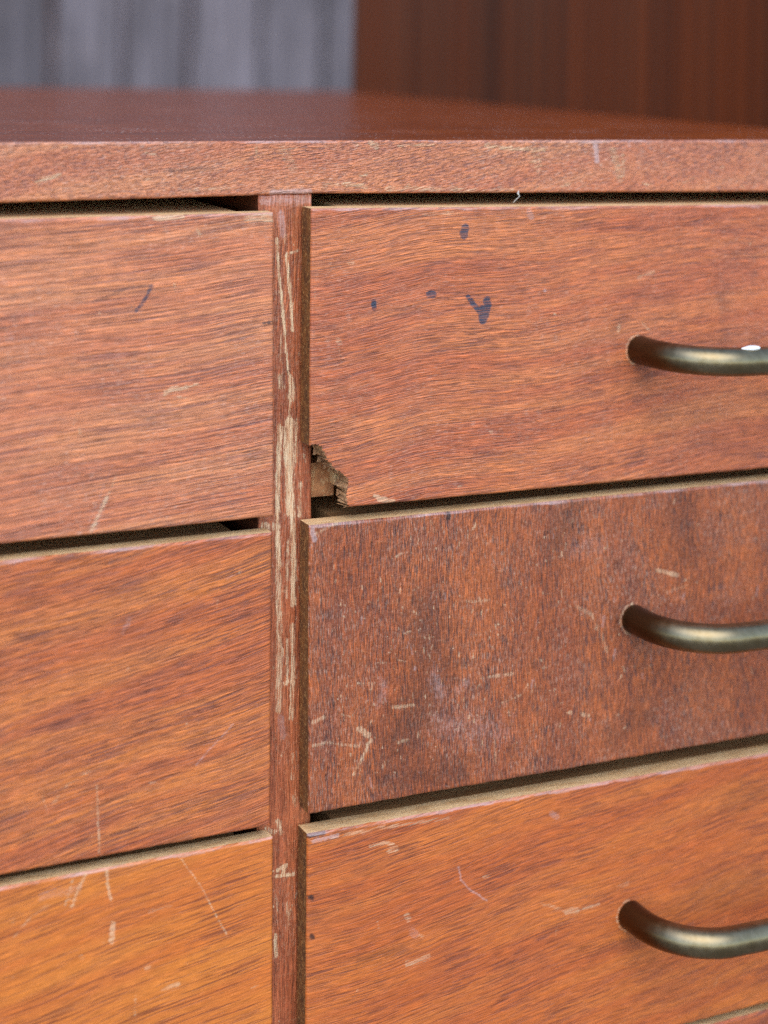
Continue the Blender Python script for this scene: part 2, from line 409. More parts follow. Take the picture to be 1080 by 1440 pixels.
  ('r', 2.0, 0.7, [(0.6, -253.0), (2.2, -258.2)]),
  ('r', 1.43, 0.6, [(7.2, -244.2), (8.2, -248.6)]),
  ('a', 5.11, 0.6, [(-10.0, -3.4), (10.5, -3.4)]),
  ('a', 2.85, 0.6, [(-2.2, -8.5), (-1.1, -17.1)]),
  ('r', 1.43, 0.6, [(6.1, -289.9), (6.2, -293.3)]),
  ('r', 1.43, 0.8, [(0.1, -298.7), (0.5, -307.3)]),
  ('r', 0.86, 0.6, [(5.1, -286.8), (5.6, -295.5)]),
  ('r', 1.14, 0.6, [(0.1, -283.0), (0.5, -288.8)]),
  ('r', 1.43, 0.6, [(-0.7, -160.0), (1.8, -160.6)]),
  ('r', 3.41, 0.6, [(-7.2, -133.8), (-3.5, -134.2)]),
  ('r', 2.28, 0.6, [(-4.3, -255.9), (-0.9, -257.1)]),
  ('r', 1.15, 0.5, [(5.0, -106.2), (5.0, -123.4)]),
  ('r', 0.86, 0.5, [(-1.7, -57.1), (-1.2, -71.4)]),
 ],
}

def vnoise(x, y, seed):
    xi = np.floor(x).astype(np.int64); yi = np.floor(y).astype(np.int64)
    fx = x - xi; fy = y - yi
    fx = fx * fx * (3 - 2 * fx); fy = fy * fy * (3 - 2 * fy)
    def hsh(a, b):
        n = (a * 374761393 + b * 668265263 + seed * 974634777) & 0x7fffffff
        n = ((n ^ (n >> 13)) * 1274126177) & 0x7fffffff
        return ((n ^ (n >> 16)) & 0xffff) / 65535.0
    return (hsh(xi, yi) * (1 - fx) + hsh(xi + 1, yi) * fx) * (1 - fy) + (hsh(xi, yi + 1) * (1 - fx) + hsh(xi + 1, yi + 1) * fx) * fy

def paint(X, Z, marks, seed, jitter=0.5):
    out = np.zeros((X.size, 4), np.float32)
    jx = (vnoise(X * 0.9, Z * 0.9, seed) - 0.5) * jitter + (vnoise(X * 2.3, Z * 2.3, seed + 1) - 0.5) * jitter * 0.6
    jz = (vnoise(X * 0.9, Z * 0.9, seed + 2) - 0.5) * jitter + (vnoise(X * 2.3, Z * 2.3, seed + 3) - 0.5) * jitter * 0.6
    for ch, w, s, pts in marks:
        ci = 'rgba'.index(ch)
        hw = max(w * 0.5, 0.32)
        q = np.array(pts, float)
        m = hw * 2.5 + 2
        sel = np.nonzero((X > q[:, 0].min() - m) & (X < q[:, 0].max() + m) & (Z > q[:, 1].min() - m) & (Z < q[:, 1].max() + m))[0]
        if sel.size == 0: continue
        big = w > 4
        k = min(1.0, w) if not big else w * 0.8
        px = X[sel] + jx[sel] * k; pz = Z[sel] + jz[sel] * k
        best = np.full(sel.size, 1e9)
        for a, b in zip(q[:-1], q[1:]):
            d = b - a; L = max(d @ d, 1e-6)
            tt = np.clip(((px - a[0]) * d[0] + (pz - a[1]) * d[1]) / L, 0, 1)
            best = np.minimum(best, np.hypot(px - a[0] - tt * d[0], pz - a[1] - tt * d[1]))
        if big: val = s * np.clip(1.15 - best / (hw * 1.25), 0, 1) ** 1.2
        else:   val = s * np.clip((hw * 1.35 - best) / (hw * 0.6), 0, 1)
        out[sel, ci] = np.maximum(out[sel, ci], val)
    return out

def random_marks(rs, n, x0, x1, z0, z1, smin=0.25, smax=0.8, lmax=6.0, wmax=0.9, ch='r', ang=None):
    L = []
    for _ in range(n):
        x, z = rs.uniform(x0, x1), rs.uniform(z0, z1)
        l = rs.random() ** 3 * lmax; a = rs.uniform(0, math.pi) if ang is None else ang + rs.gauss(0, 0.25)
        w = 0.35 + rs.random() ** 3 * wmax
        L.append((ch, w, rs.uniform(smin, smax), [(x, z), (x + l * math.cos(a), z + l * math.sin(a))]))
    return L

def axis_samples(L, f0, f1, fine, coarse):
    """sample positions 0..L, fine between f0 and f1, dense right at both ends so the arris can be rounded"""
    e = [0.0, 0.15, 0.32, 0.55, 0.85]
    s = set(e + [L - q for q in e])
    x = 1.2
    while x < L - 1.2:
        s.add(x); x += fine if f0 <= x <= f1 else coarse
    return np.array(sorted(s))

def mesh_from(name, verts, faces, mats, fmat, smooth, attr=None):
    me = bpy.data.meshes.new(name)
    nv, nf = len(verts), len(faces)
    me.vertices.add(nv); me.vertices.foreach_set('co', np.asarray(verts, np.float32).ravel())
    me.loops.add(nf * 4); me.loops.foreach_set('vertex_index', np.asarray(faces, np.int32).ravel())
    me.polygons.add(nf)
    me.polygons.foreach_set('loop_start', np.arange(nf, dtype=np.int32) * 4)
    me.polygons.foreach_set('loop_total', np.full(nf, 4, np.int32))
    me.polygons.foreach_set('material_index', np.asarray(fmat, np.int32))
    me.polygons.foreach_set('use_smooth', np.asarray(smooth, bool))
    for m in mats: me.materials.append(m)
    me.update(calc_edges=True)
    if attr is not None:
        a = me.attributes.new('marks', 'FLOAT_COLOR', 'POINT')
        a.data.foreach_set('color', np.asarray(attr, np.float32).ravel())
    return me

def face_panel(name, tl, tr, bl, br, yf, yb, fine_x, mats, parent, marks=(), seed=1, fine=0.5, coarse=8.0, chip=None, bulge=0.0,
               rnd=0.75, curve=None, fine_z=None, shift=(0, 0, 0), arris=0.9):
    """A board whose front face is a fine grid (painted, dented, arris rounded), with side walls back to yb.
    mats: front, top edge, other edges, torn edge.   All in mm, z = 0 at the underside of the tabletop."""
    W = ((tr[0] - tl[0]) + (br[0] - bl[0])) / 2; Hh = ((tl[1] - bl[1]) + (tr[1] - br[1])) / 2
    xs = axis_samples(W, fine_x[0] - tl[0], fine_x[1] - tl[0], fine, coarse)
    zs = axis_samples(Hh, *((0, Hh) if fine_z is None else (tl[1] - fine_z[1], tl[1] - fine_z[0])), fine, coarse)
    nx, nz = len(xs), len(zs)
    s = (xs / W)[None, :].repeat(nz, 0); t = (zs / Hh)[:, None].repeat(nx, 1)
    X = (tl[0] * (1 - s) + tr[0] * s) * (1 - t) + (bl[0] * (1 - s) + br[0] * s) * t
    Z = (tl[1] * (1 - s) + tr[1] * s) * (1 - t) + (bl[1] * (1 - s) + br[1] * s) * t
    if curve is not None:
        zt, zb = curve(X); Z = zt * (1 - t) + zb * t
    d = np.minimum(np.minimum(xs, W - xs)[None, :].repeat(nz, 0), np.minimum(zs, Hh - zs)[:, None].repeat(nx, 1))
    Xf, Zf = X.ravel(), Z.ravel()
    att = paint(Xf, Zf, marks, seed)
    arris_glint = (zs[:, None].repeat(nx, 1).ravel() < 0.5 + 0.9 * vnoise(Xf / 7, Zf * 0, seed + 20)) * (0.25 + 0.75 * vnoise(Xf / 12, Zf * 0, seed + 21))  # pale sky highlight painted along the worn top arris
    att[:, 3] = np.maximum(att[:, 3], arris_glint * arris)
    rr = rnd * (0.7 + 0.8 * vnoise(Xf * 0.25, Zf * 0.25, seed + 9)).reshape(X.shape)
    Y = yf + rr * np.clip(1 - d / 0.9, 0, 1) ** 2
    Y = Y + (vnoise(Xf / 60, Zf / 60, seed + 4).reshape(X.shape) - 0.5) * 0.5 + (vnoise(Xf / 9, Zf / 9, seed + 7).reshape(X.shape) - 0.5) * 0.06
    Y = Y + (att[:, 0].reshape(X.shape)) * 0.12
    if bulge: Y = Y + bulge * ((s - 0.5) * 2) ** 2
    keep = np.ones((nz - 1, nx - 1), bool); rsj = random.Random(seed)
    if chip is not None:
        cx = (X[:-1, :-1] + X[1:, 1:]) / 2; cz = (Z[:-1, :-1] + Z[1:, 1:]) / 2
        qx = cx + (vnoise(cx * 1.1, cz * 1.1, 71) - 0.5) * 1.2; qz = cz + (vnoise(cx * 1.1, cz * 1.1, 72) - 0.5) * 1.2
        ins = np.zeros(cx.shape, bool); q = chip
        for (x1, z1), (x2, z2) in zip(q, q[1:] + q[:1]):
            c = ((z1 > qz) != (z2 > qz)); ins ^= c & (qx < (x2 - x1) * (qz - z1) / ((z2 - z1) or 1e-9) + x1)
        keep = ~ins
        kq = np.pad(keep, 1)
        cnt = kq[:-1, :-1].astype(int) + kq[:-1, 1:] + kq[1:, :-1] + kq[1:, 1:]
        rem = np.pad(~keep, 1); rc = rem[:-1, :-1] | rem[:-1, 1:] | rem[1:, :-1] | rem[1:, 1:]
        for j, i in zip(*np.nonzero((cnt > 0) & rc)):
            p_ = np.array([X[j, i], Z[j, i]]); bd, bp = 9.0, None
            for q1, q2 in zip(q[1:-1], q[2:-1]):
                q1 = np.array(q1); q2 = np.array(q2); dd = q2 - q1
                tt = min(1, max(0, (p_ - q1) @ dd / (dd @ dd))); cc = q1 + tt * dd
                if np.hypot(*(p_ - cc)) < bd: bd, bp = np.hypot(*(p_ - cc)), cc
            if bp is not None and bd < 1.6 and i > 0 and j < nz - 1:
                jx = (vnoise(np.array([X[j, i] * 1.4]), np.array([Z[j, i] * 1.4]), 77)[0] - 0.5) * 1.1 + rsj.uniform(-0.12, 0.12)
                X[j, i] = bp[0] + jx; Z[j, i] = bp[1] + jx * 0.6 + rsj.uniform(-0.12, 0.12)
        Xf, Zf = X.ravel(), Z.ravel()
    idx = np.arange(nx * nz).reshape(nz, nx)
    a, b, c_, e_ = idx[:-1, :-1][keep], idx[:-1, 1:][keep], idx[1:, 1:][keep], idx[1:, :-1][keep]
    faces = [np.stack([a, e_, c_, b], 1)]
    V = np.stack([Xf, Y.ravel(), Zf], 1)
    verts = [V]; fm = [np.zeros(len(a), int)]; sm = [np.ones(len(a), bool)]; atts = [att]
    base = len(V)
    kp = np.pad(keep, 1)
    rs = np.random.RandomState(seed)
    def wall(v0, v1, slot, push=None):
        nonlocal base
        n = len(v0)
        if n == 0: return
        A, B = V[v0].copy(), V[v1].copy(); A2, B2 = A.copy(), B.copy()
        A2[:, 1] = yb; B2[:, 1] = yb
        if push is not None:
            pj = lambda P: (vnoise(P[:, 0] * 0.8 + 3, P[:, 2] * 0.8, 55) ** 2) * 3.0
            A2[:, 0] += push[0] * pj(A); A2[:, 2] += push[1] * pj(A); B2[:, 0] += push[0] * pj(B); B2[:, 2] += push[1] * pj(B)
            A2[:, 1] -= 4.5 * vnoise(A[:, 0] * .7, A[:, 2] * .7, 56); B2[:, 1] -= 4.5 * vnoise(B[:, 0] * .7, B[:, 2] * .7, 56)
        verts.append(np.concatenate([A, B, B2, A2])); i = np.arange(n) + base
        faces.append(np.stack([i, i + n, i + 2 * n, i + 3 * n], 1)); base += 4 * n
        fm.append(np.full(n, slot)); sm.append(np.zeros(n, bool)); atts.append(np.zeros((4 * n, 4), np.float32))
    J, I = np.nonzero(kp[1:-1, 1:-1] & ~kp[:-2, 1:-1]); o = J == 0
    wall(idx[J[o], I[o]], idx[J[o], I[o] + 1], 1); wall(idx[J[~o], I[~o]], idx[J[~o], I[~o] + 1], 3, (0, 1))
    J, I = np.nonzero(kp[1:-1, 1:-1] & ~kp[2:, 1:-1]); o = J == nz - 2
    wall(idx[J[o] + 1, I[o] + 1], idx[J[o] + 1, I[o]], 2); wall(idx[J[~o] + 1, I[~o] + 1], idx[J[~o] + 1, I[~o]], 3, (0, -1))
    J, I = np.nonzero(kp[1:-1, 1:-1] & ~kp[1:-1, :-2]); o = I == 0
    wall(idx[J[o] + 1, I[o]], idx[J[o], I[o]], 2); wall(idx[J[~o] + 1, I[~o]], idx[J[~o], I[~o]], 3, (-1, 0))
    J, I = np.nonzero(kp[1:-1, 1:-1] & ~kp[1:-1, 2:]); o = I == nx - 2
    wall(idx[J[o], I[o] + 1], idx[J[o] + 1, I[o] + 1], 2); wall(idx[J[~o], I[~o] + 1], idx[J[~o] + 1, I[~o] + 1], 3, (1, 0))
    if chip is None and curve is None:
        q = V[[idx[0, 0], idx[0, -1], idx[-1, -1], idx[-1, 0]]].copy(); q[:, 1] = yb
        verts.append(q); faces.append(np.array([[base, base + 1, base + 2, base + 3]])); fm.append([2]); sm.append([False]); atts.append(np.zeros((4, 4), np.float32)); base += 4
    verts = np.concatenate(verts); c0 = np.array([(tl[0] + br[0]) / 2, (yf + yb) / 2, (tl[1] + br[1]) / 2])
    verts = (verts - c0) * MM
    me = mesh_from(name, verts, np.concatenate(faces), mats, np.concatenate(fm), np.concatenate(sm), np.concatenate(atts))
    ob = link(bpy.data.objects.new(name, me), parent)
    w = np.array([c0[0] + shift[0], c0[1] + shift[1], c0[2] + shift[2]]) * MM
    ob.location = (w[0], w[1], w[2] + H)
    return ob

def local(ob, parent):
    """keep world placement when parenting a sub-part to a moved part"""
    ob.location = Vector(ob.location) - Vector(parent.location)
    ob.parent = parent
    return ob

def box(name, x0, x1, y0, y1, z0, z1, mat, parent=None, bev=0.0, world=False, jig=0.0, seed=0):
    """bevelled box in mm, origin at its centre"""
    import bmesh
    bm = bmesh.new(); bmesh.ops.create_cube(bm, size=1.0)
    rs = random.Random(seed)
    for v in bm.verts:
        v.co = Vector((v.co.x * (x1 - x0) * MM, v.co.y * (y1 - y0) * MM, v.co.z * (z1 - z0) * MM))
        if jig: v.co += Vector((rs.uniform(-jig, jig), rs.uniform(-jig, jig), rs.uniform(-jig, jig))) * MM
    if bev:
        bmesh.ops.bevel(bm, geom=bm.edges[:], offset=bev * MM, segments=2, affect='EDGES', profile=0.6)
    me = bpy.data.meshes.new(name); bm.to_mesh(me); bm.free()
    me.materials.append(mat)
    ob = link(bpy.data.objects.new(name, me), parent)
    ob.location = ((x0 + x1) / 2 * MM, (y0 + y1) / 2 * MM, (z0 + z1) / 2 * MM + (0 if world else H))
    return ob

def tube(name, path, radii, mat, seg=24, closed_ends=True):
    path = [Vector(p) for p in path]
    vs, fs = [], []
    nrm = None
    for i, p in enumerate(path):
        tg = (path[min(i + 1, len(path) - 1)] - path[max(i - 1, 0)]).normalized()
        if nrm is None: nrm = tg.orthogonal().normalized()
        nrm = (nrm - tg * nrm.dot(tg)).normalized(); bn = tg.cross(nrm)
        for k in range(seg):
            a = 2 * math.pi * k / seg
            vs.append(p + (nrm * math.cos(a) + bn * math.sin(a)) * radii[i])
    for i in range(len(path) - 1):
        for k in range(seg):
            fs.append((i * seg + k, i * seg + (k + 1) % seg, (i + 1) * seg + (k + 1) % seg, (i + 1) * seg + k))
    if closed_ends:
        fs.append(tuple(range(seg - 1, -1, -1))); fs.append(tuple((len(path) - 1) * seg + k for k in range(seg)))
    me = bpy.data.meshes.new(name); me.from_pydata([tuple(v) for v in vs], [], fs); me.update()
    for pl in me.polygons: pl.use_smooth = True
    me.materials.append(mat)
    return me

# ------------------------------------------------------------------ materials
M = {}
M['L1'] = wood('veneer_pinkish', S(220, 136, 84), S(208, 118, 71), S(136, 78, 64), S(110, 64, 62), ang=4.5, warp=3.5, streak=0.25, fibre=0.26, pore=0.62, pore_len=40, pore_w=0.62, streak_w=1.2, streak_len=60, seed=1.3, rough=0.42, bump=0.00034, spec=0.8, lines=0.4, fib_w=0.40, fib_len=30, ripple=0.4, fleck=0.4, fleck_c=S(226, 176, 150))
M['L2'] = wood('veneer_orange_figured', S(210, 118, 52), S(196, 100, 46), S(128, 66, 48), S(98, 52, 46), ang=11, warp=7, warp_len=120, streak=0.2, fibre=0.24, pore=0.66, pore_len=20, pore_w=0.62, streak_w=1.4, seed=2.7, rough=0.42, bump=0.00026, lines=0.48, fib_w=0.40, fib_len=18, ripple=0.6)
M['L3'] = wood('veneer_amber_straight', S(214, 122, 44), S(204, 108, 40), S(160, 76, 36), S(112, 52, 34), ang=9, warp=2.5, streak=0.12, fibre=0.16, pore=0.7, pore_len=34, pore_w=0.75, pt=0.6, seed=3.9, rough=0.44, bump=0.00012, lines=0.10, ripple=0.4, fib_w=0.4, fib_len=14, blotch=0.06)
M['R1'] = wood('veneer_rose', S(210, 120, 64), S(194, 100, 52), S(128, 66, 52), S(102, 56, 54), ang=4, warp=5, warp_len=110, streak=0.15, fibre=0.26, pore=0.5, pore_len=18, pore_w=0.55, streak_w=1.2, seed=5.2, rough=0.43, bump=0.00034, spec=0.8, lines=0.34, fib_w=0.40, fib_len=20, ripple=0.7, fleck=0.35, fleck_c=S(220, 164, 136))
M['R2'] = wood('veneer_red_upright', S(180, 94, 46), S(160, 80, 40), S(104, 62, 52), S(74, 52, 52), ang=2, warp=4, streak=0.25, fibre=0.28, pore=0.7, pore_len=6, pore_w=0.6, seed=6.6, rough=0.46, bump=0.00030, axes='zx', mottle=0.10, lines=0.42, fib_len=7, fib_w=0.42, fleck=0.6, fleck_c=S(192, 150, 126), band_w=20, blotch=0.25)
M['R3'] = wood('veneer_orange', S(204, 110, 44), S(190, 94, 38), S(144, 70, 40), S(106, 52, 40), ang=7, warp=4, streak=0.2, fibre=0.18, pore=0.62, pore_len=22, pore_w=0.7, pt=0.585, streak_w=1.3, seed=8.1, rough=0.44, bump=0.00018, lines=0.22, ripple=0.5, fib_w=0.42, fib_len=14)
M['R4'] = wood('veneer_orange_lower', S(198, 106, 56), S(180, 90, 50), S(126, 64, 48), S(98, 50, 42), ang=5, warp=4, streak=0.4, fibre=0.2, pore=0.6, seed=9.4, rough=0.42, marks=False)
M['T'] = wood('lipping_pinkish', S(212, 134, 86), S(198, 114, 72), S(146, 86, 70), S(112, 66, 64), ang=9, warp=3, streak=0.35, fibre=0.18, pore=0.6, pore_len=3.4, pore_w=0.7, seed=10.7, rough=0.42, bump=0.0005, spec=0.8, mottle=0.06, wear_k=0.7, lines=0.25, fib_len=7, fib_w=0.45, fleck=0.4, fleck_c=S(228, 188, 164))  # pale flecks paint the white sheen dashes of the grain
M['D'] = wood('divider_red_brown', S(196, 110, 68), S(174, 92, 56), S(130, 68, 46), S(102, 54, 40), ang=0, warp=1.5, streak=0.5, fibre=0.24, pore=0.5, pore_len=7, pore_w=0.5, seed=12.2, rough=0.36, bump=0.0002, axes='zx', mottle=0.14, wear_k=0.82, fleck=0.5, fleck_c=S(200, 156, 128))
M['top'] = wood('tabletop_dark', S(152, 70, 20), S(128, 56, 16), S(98, 43, 14), S(76, 33, 12), ang=0, warp=6, streak=0.5, fibre=0.15, pore=0.4, pore_len=20, seed=13.1, rough=0.30, bump=0.00004, axes='xy', marks=False, mottle=0.0, spec=0.5, dust=0.8)
M['panel'] = wood('panel_mahogany', S(98, 40, 4), S(78, 31, 3), S(62, 24, 3), S(54, 20, 3), ang=0, warp=5, streak=0.35, fibre=0.12, pore=0.3, pore_len=30, seed=14.9, rough=0.4, axes='zy', marks=False, streak_w=6, streak_len=300, band_w=16, bump=0.00003, spec=0.12)
M['carcass'] = wood('carcass_brown', S(112, 60, 34), S(96, 50, 28), S(70, 38, 24), S(60, 32, 20), seed=16, rough=0.5, marks=False)
M['core'] = speckle('pale_ply_edge', S(240, 198, 142), S(216, 168, 112), S(244, 218, 172), 1.4, 0.5, 0.75, stretch=(0.25, 1, 2))
M['edge'] = speckle('dark_fibre_edge', S(140, 84, 34), S(98, 58, 24), S(226, 168, 100), 1.1, 0.55, 0.7, 0.0005, stretch=(1, 1, 0.6))
M['torn'] = speckle('torn_ply', S(224, 174, 122), S(160, 110, 70), S(242, 212, 170), 1.6, 0.5, 0.85, 0.0006)
M['ply'] = speckle('raw_ply', S(200, 152, 98), S(160, 112, 66), S(218, 178, 124), 0.5, 0.4, 0.8, 0.0002, stretch=(0.12, 1, 1))
M['block'] = speckle('stained_block', S(192, 130, 82), S(150, 94, 56), S(222, 184, 132), 0.8, 0.5, 0.8)

def bronze():
    t = NT('bronze_patina'); p = t.coord()
    a = t.noise(p, 1 / 9.0, 4, 0.6); b = t.noise(p, 1.1, 3, 0.6)
    # highlight painted into the hand-worn grip, dark reflections into the patina at the feet
    yy = t.sep(p)[1]
    rub_shine = t.step(t.math('ADD', t.math('MULTIPLY', yy, -1.0), t.math('MULTIPLY', t.math('SUBTRACT', a, 0.5), 14.0)), 14.0, 40.0)
    c = t.mix(rub_shine, S(82, 64, 42), t.mix(t.step(a, 0.3, 0.72), S(132, 118, 88), S(154, 142, 114)))
    c = t.mix(t.math('MULTIPLY', t.step(b, 0.58, 0.74), 0.14), c, S(64, 50, 36))
    t.bump(b, 0.000006)
    return t.out(c, t.math('MULTIPLY_ADD', a, 0.14, 0.29), 1.0)
M['bronze'] = bronze()
t = NT('white_paint'); t.bump(t.noise(t.coord(), 0.8, 2), 0.0001); M['white'] = t.out(S(236, 236, 232), 0.5)
t = NT('dust'); t.bump(t.noise(t.coord(), 2.0, 2), 0.0001); M['dust'] = t.out(S(214, 208, 196), 0.9)

def fence_mat(seed):
    t = NT('weathered_board'); o = t.sep(t.coord(loc=(seed * 61, 0, seed * 300)))
    oi = t.n('ShaderNodeObjectInfo')
    def an(lx, lz, z, d=3): return t.noise(t.comb(t.math('MULTIPLY', o[0], 1 / lx), t.math('ADD', t.math('MULTIPLY', o[2], 1 / lz), t.math('MULTIPLY', oi.outputs['Random'], 50)), z), 1, d, 0.6)
    a = an(16, 240, 0); b = an(2.5, 120, 1); g = an(34, 60, 2)
    c = t.mix(t.step(a, 0.3, 0.7), S(88, 80, 82), S(130, 120, 124))
    c = t.mix(t.math('MULTIPLY', t.step(b, 0.5, 0.7), 0.5), c, S(48, 46, 54))
    c = t.mix(t.math('MULTIPLY', t.step(g, 0.56, 0.72), 0.5), c, S(150, 136, 136))
    hs = t.n('ShaderNodeHueSaturation'); t.put(hs.inputs['Value'], t.rng(oi.outputs['Random'], 0, 1, 0.65, 1.2)); t.put(hs.inputs['Color'], c)
    t.bump(b, 0.0006)
    return t.out(hs.outputs[0], 0.85)
M['fence'] = fence_mat(1)
def ground_mat():
    t = NT('paving'); p = t.coord(scale=1.0)
    a = t.noise(p, 3, 5, 0.6); b = t.noise(p, 60, 4, 0.6)
    c = t.mix(a, S(112, 104, 96), S(140, 132, 122)); c = t.mix(t.math('MULTIPLY', b, 0.4), c, S(84, 78, 72))
    t.bump(b, 0.003)
    return t.out(c, 0.9)
M['ground'] = ground_mat()

# ------------------------------------------------------------------ setting
gm = bpy.data.meshes.new('ground')
gm.from_pydata([(-60, -60, 0), (60, -60, 0), (60, 60, 0), (-60, 60, 0)], [], [(0, 1, 2, 3)]); gm.materials.append(M['ground'])
tag(link(bpy.data.objects.new('ground', gm)), kind='structure')

fence = link(bpy.data.objects.new('plank_fence', None)); fence.location = (0.6, 2.0, 0)
tag(fence, 'weathered blue-grey upright plank fence standing behind the chest', 'fence')
rf = random.Random(5)
x = -420.0
while x < 1800:
    w = rf.uniform(104, 118); hgt = 1750 + rf.uniform(-12, 12)
    b = box('board', x, x + w - rf.uniform(5, 11), 2000 + rf.uniform(-3, 3), 2022, 20, hgt, M['fence'], None, bev=2.5, world=True)
    b.location -= fence.location; b.parent = fence
    x += w
b = box('added_backing', -430, 1810, 2023, 2033, 30, 1700, M['carcass'], None, world=True); b.location -= fence.location; b.parent = fence  # unseen sheet added behind the boards to stop light through the joints
for z in (320, 1000, 1600):
    b = box('rail', -440, 1820, 2034, 2070, z, z + 80, M['fence'], None, bev=3, world=True); b.location -= fence.location; b.parent = fence
for xx in (-440, 650, 1740):
    b = box('post', xx, xx + 80, 2072, 2152, 0, 1700, M['fence'], None, bev=3, world=True); b.location -= fence.location; b.parent = fence

# ------------------------------------------------------------------ the chest of drawers
chest = link(bpy.data.objects.new('chest_of_drawers', None))
tag(chest, 'worn reddish-brown wooden chest of drawers with scratched fronts and bronze bar handles', 'chest of drawers')
XL, XR, DEPTH = -462, 466, 575

# tabletop: sagging board, front lipping as the fine grid
def sag(X):
    return np.interp(X, [-470, -116, 43, 239, 470], [22.6, 21.7, 20.2, 17.5, 15.5]), np.interp(X, [-470, -116, 12, 239, 470], [-0.6, -0.9, -0.9, -6.0, -8.5])
rs = random.Random(3)
tm = MARKS['T'] + random_marks(rs, 60, -118, 240, -4, 20, 0.2, 0.6, 4, 0.8, 'r', 0.1) + random_marks(rs, 40, -118, 240, -5, 0, 0.3, 0.7, 5, 1.0, 'r', 0.0)
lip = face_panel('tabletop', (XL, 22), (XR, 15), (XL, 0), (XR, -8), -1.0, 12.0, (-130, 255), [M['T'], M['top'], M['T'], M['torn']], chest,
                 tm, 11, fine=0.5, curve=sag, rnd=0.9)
# board behind the lipping, following the same sag
bx = np.linspace(XL, XR, 30); zt, zb = sag(bx)
vs, fs = [], []
for i, xx in enumerate(bx):
    for y, z in ((0.2, zt[i] - 0.02), (DEPTH, zt[i] - 0.02), (DEPTH, zb[i] + 0.02), (12.02, zb[i] + 0.02)): vs.append((xx * MM, y * MM, z * MM))
for i in range(len(bx) - 1):
    for k in range(4): fs.append((i * 4 + k, i * 4 + 4 + k, i * 4 + 4 + (k + 1) % 4, i * 4 + (k + 1) % 4))
fs += [(0, 1, 2, 3), tuple(reversed([(len(bx) - 1) * 4 + k for k in range(4)]))]
bme = bpy.data.meshes.new('board'); bme.from_pydata(vs, [], fs); bme.materials.append(M['top'])
bo = link(bpy.data.objects.new('top_board', bme), chest); bo.location = (0, 0, H)

# upright divider between the two columns: leans a little with the racked carcass
dm = MARKS['D'] + random_marks(rs, 90, -9, 12, -400, 0, 0.3, 0.8, 5, 0.7, 'r', 1.57)
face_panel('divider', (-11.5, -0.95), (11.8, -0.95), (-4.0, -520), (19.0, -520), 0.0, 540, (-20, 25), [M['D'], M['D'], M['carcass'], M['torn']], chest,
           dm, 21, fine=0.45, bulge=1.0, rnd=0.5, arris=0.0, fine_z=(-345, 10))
box('side_panel', XL, XL + 18, 0, DEPTH - 10, -560, -0.9, M['carcass'], chest, bev=0.8)
box('side_panel', XR - 18, XR, 0, DEPTH - 10, -560, -9, M['carcass'], chest, bev=0.8)
box('back_panel', XL + 18.5, XR - 18.5, DEPTH - 18, DEPTH - 11, -545, 4, M['carcass'], chest)
box('bottom_panel', XL + 18.5, XR - 18.5, 2, DEPTH - 18.5, -545, -523, M['carcass'], chest)
box('plinth', XL + 18.5, XR - 18.5, 30, 48, -600, -545.5, M['carcass'], chest)
for sx in (XL, XR - 18): box('foot', sx, sx + 18, 20, DEPTH - 30, -600, -560.5, M['carcass'], chest)

# upright board standing on the tabletop towards the back
pm_ = box('upper_panel', -9, 9, 0, 490, 0, 520, M['panel'], chest, bev=0.8)
pm_.location = (0.309, 0.312, H + 0.016 + 0.26); pm_.rotation_euler = (0, 0, math.radians(3.0))

# drawers
HPX = 128.0
def handle_mesh(seed):
    r = 6.1; st = 36.0; R = 28.0
    pts = [(0, 0.5, 0), (0, -0.3, 0)]
    for k in range(0, 13):
        a = math.pi / 2 * k / 12
        pts.append((R - R * math.cos(a), -(st - R) - R * math.sin(a), 0))
    n = 14
    for k in range(1, n): pts.append((R + (HPX - 2 * R) * k / n, -st, 0))
    for k in range(0, 13):
        a = math.pi / 2 * k / 12
        pts.append((HPX - R + R * math.sin(a), -(st - R) - R * math.cos(a), 0))
    pts += [(HPX, -0.3, 0), (HPX, 0.5, 0)]
    rad = [r + 0.2] + [r + 0.1] + [r] * (len(pts) - 4) + [r + 0.1] + [r + 0.2]
    return tube('handle', [(a * MM, b * MM, c * MM) for a, b, c in pts], [q * MM for q in rad], M['bronze'], 28)
HM = handle_mesh(1)

DR = {
 'L1': ((-439, -4.0), (-8.6, -7.2), (-436, -124.0), (-6.6, -127.7)),
 'L2': ((-436, -130.0), (-7.2, -134.1), (-434, -248.6), (-6.2, -250.4)),
 'L3': ((-434, -253.0), (-4.8, -255.2), (-432, -370.0), (-3.2, -372.0)),
 'L4': ((-432, -375.0), (-3.0, -376.5), (-430, -505.0), (-1.5, -507.0)),
 'R1': ((7.0, -6.0), (438, -15.5), (8.1, -126.6), (441, -133.0)),
 'R2': ((8.2, -132.3), (441, -138.4), (9.8, -247.8), (443, -252.8)),
 'R3': ((9.3, -255.4), (443, -262.8), (10.4, -371.4), (445, -373.5)),
 'R4': ((11.0, -374.6), (446, -376.5), (12.0, -505.0), (447, -507.0)),
}
CHIP = [(3.0, -100.0), (10.3, -100.1), (12.7, -101.9), (13.8, -105.1), (15.2, -107.6), (19.1, -110.9), (22.1, -113.3), (23.9, -115.0), (23.6, -119.3), (23.3, -122.4), (25.2, -128.5), (3.0, -130.0)]
LAB = {
 'L1': 'pinkish top left drawer with pale dents and a chipped upper corner', 'L2': 'orange left drawer with dark figured grain',
 'L3': 'amber left drawer with short pale scratches', 'R1': 'top right drawer with blue ink blots and a broken lower corner',
 'R2': 'dark red right drawer with upright grain and grey scuffs', 'R3': 'orange right drawer with a blackened upper corner'}
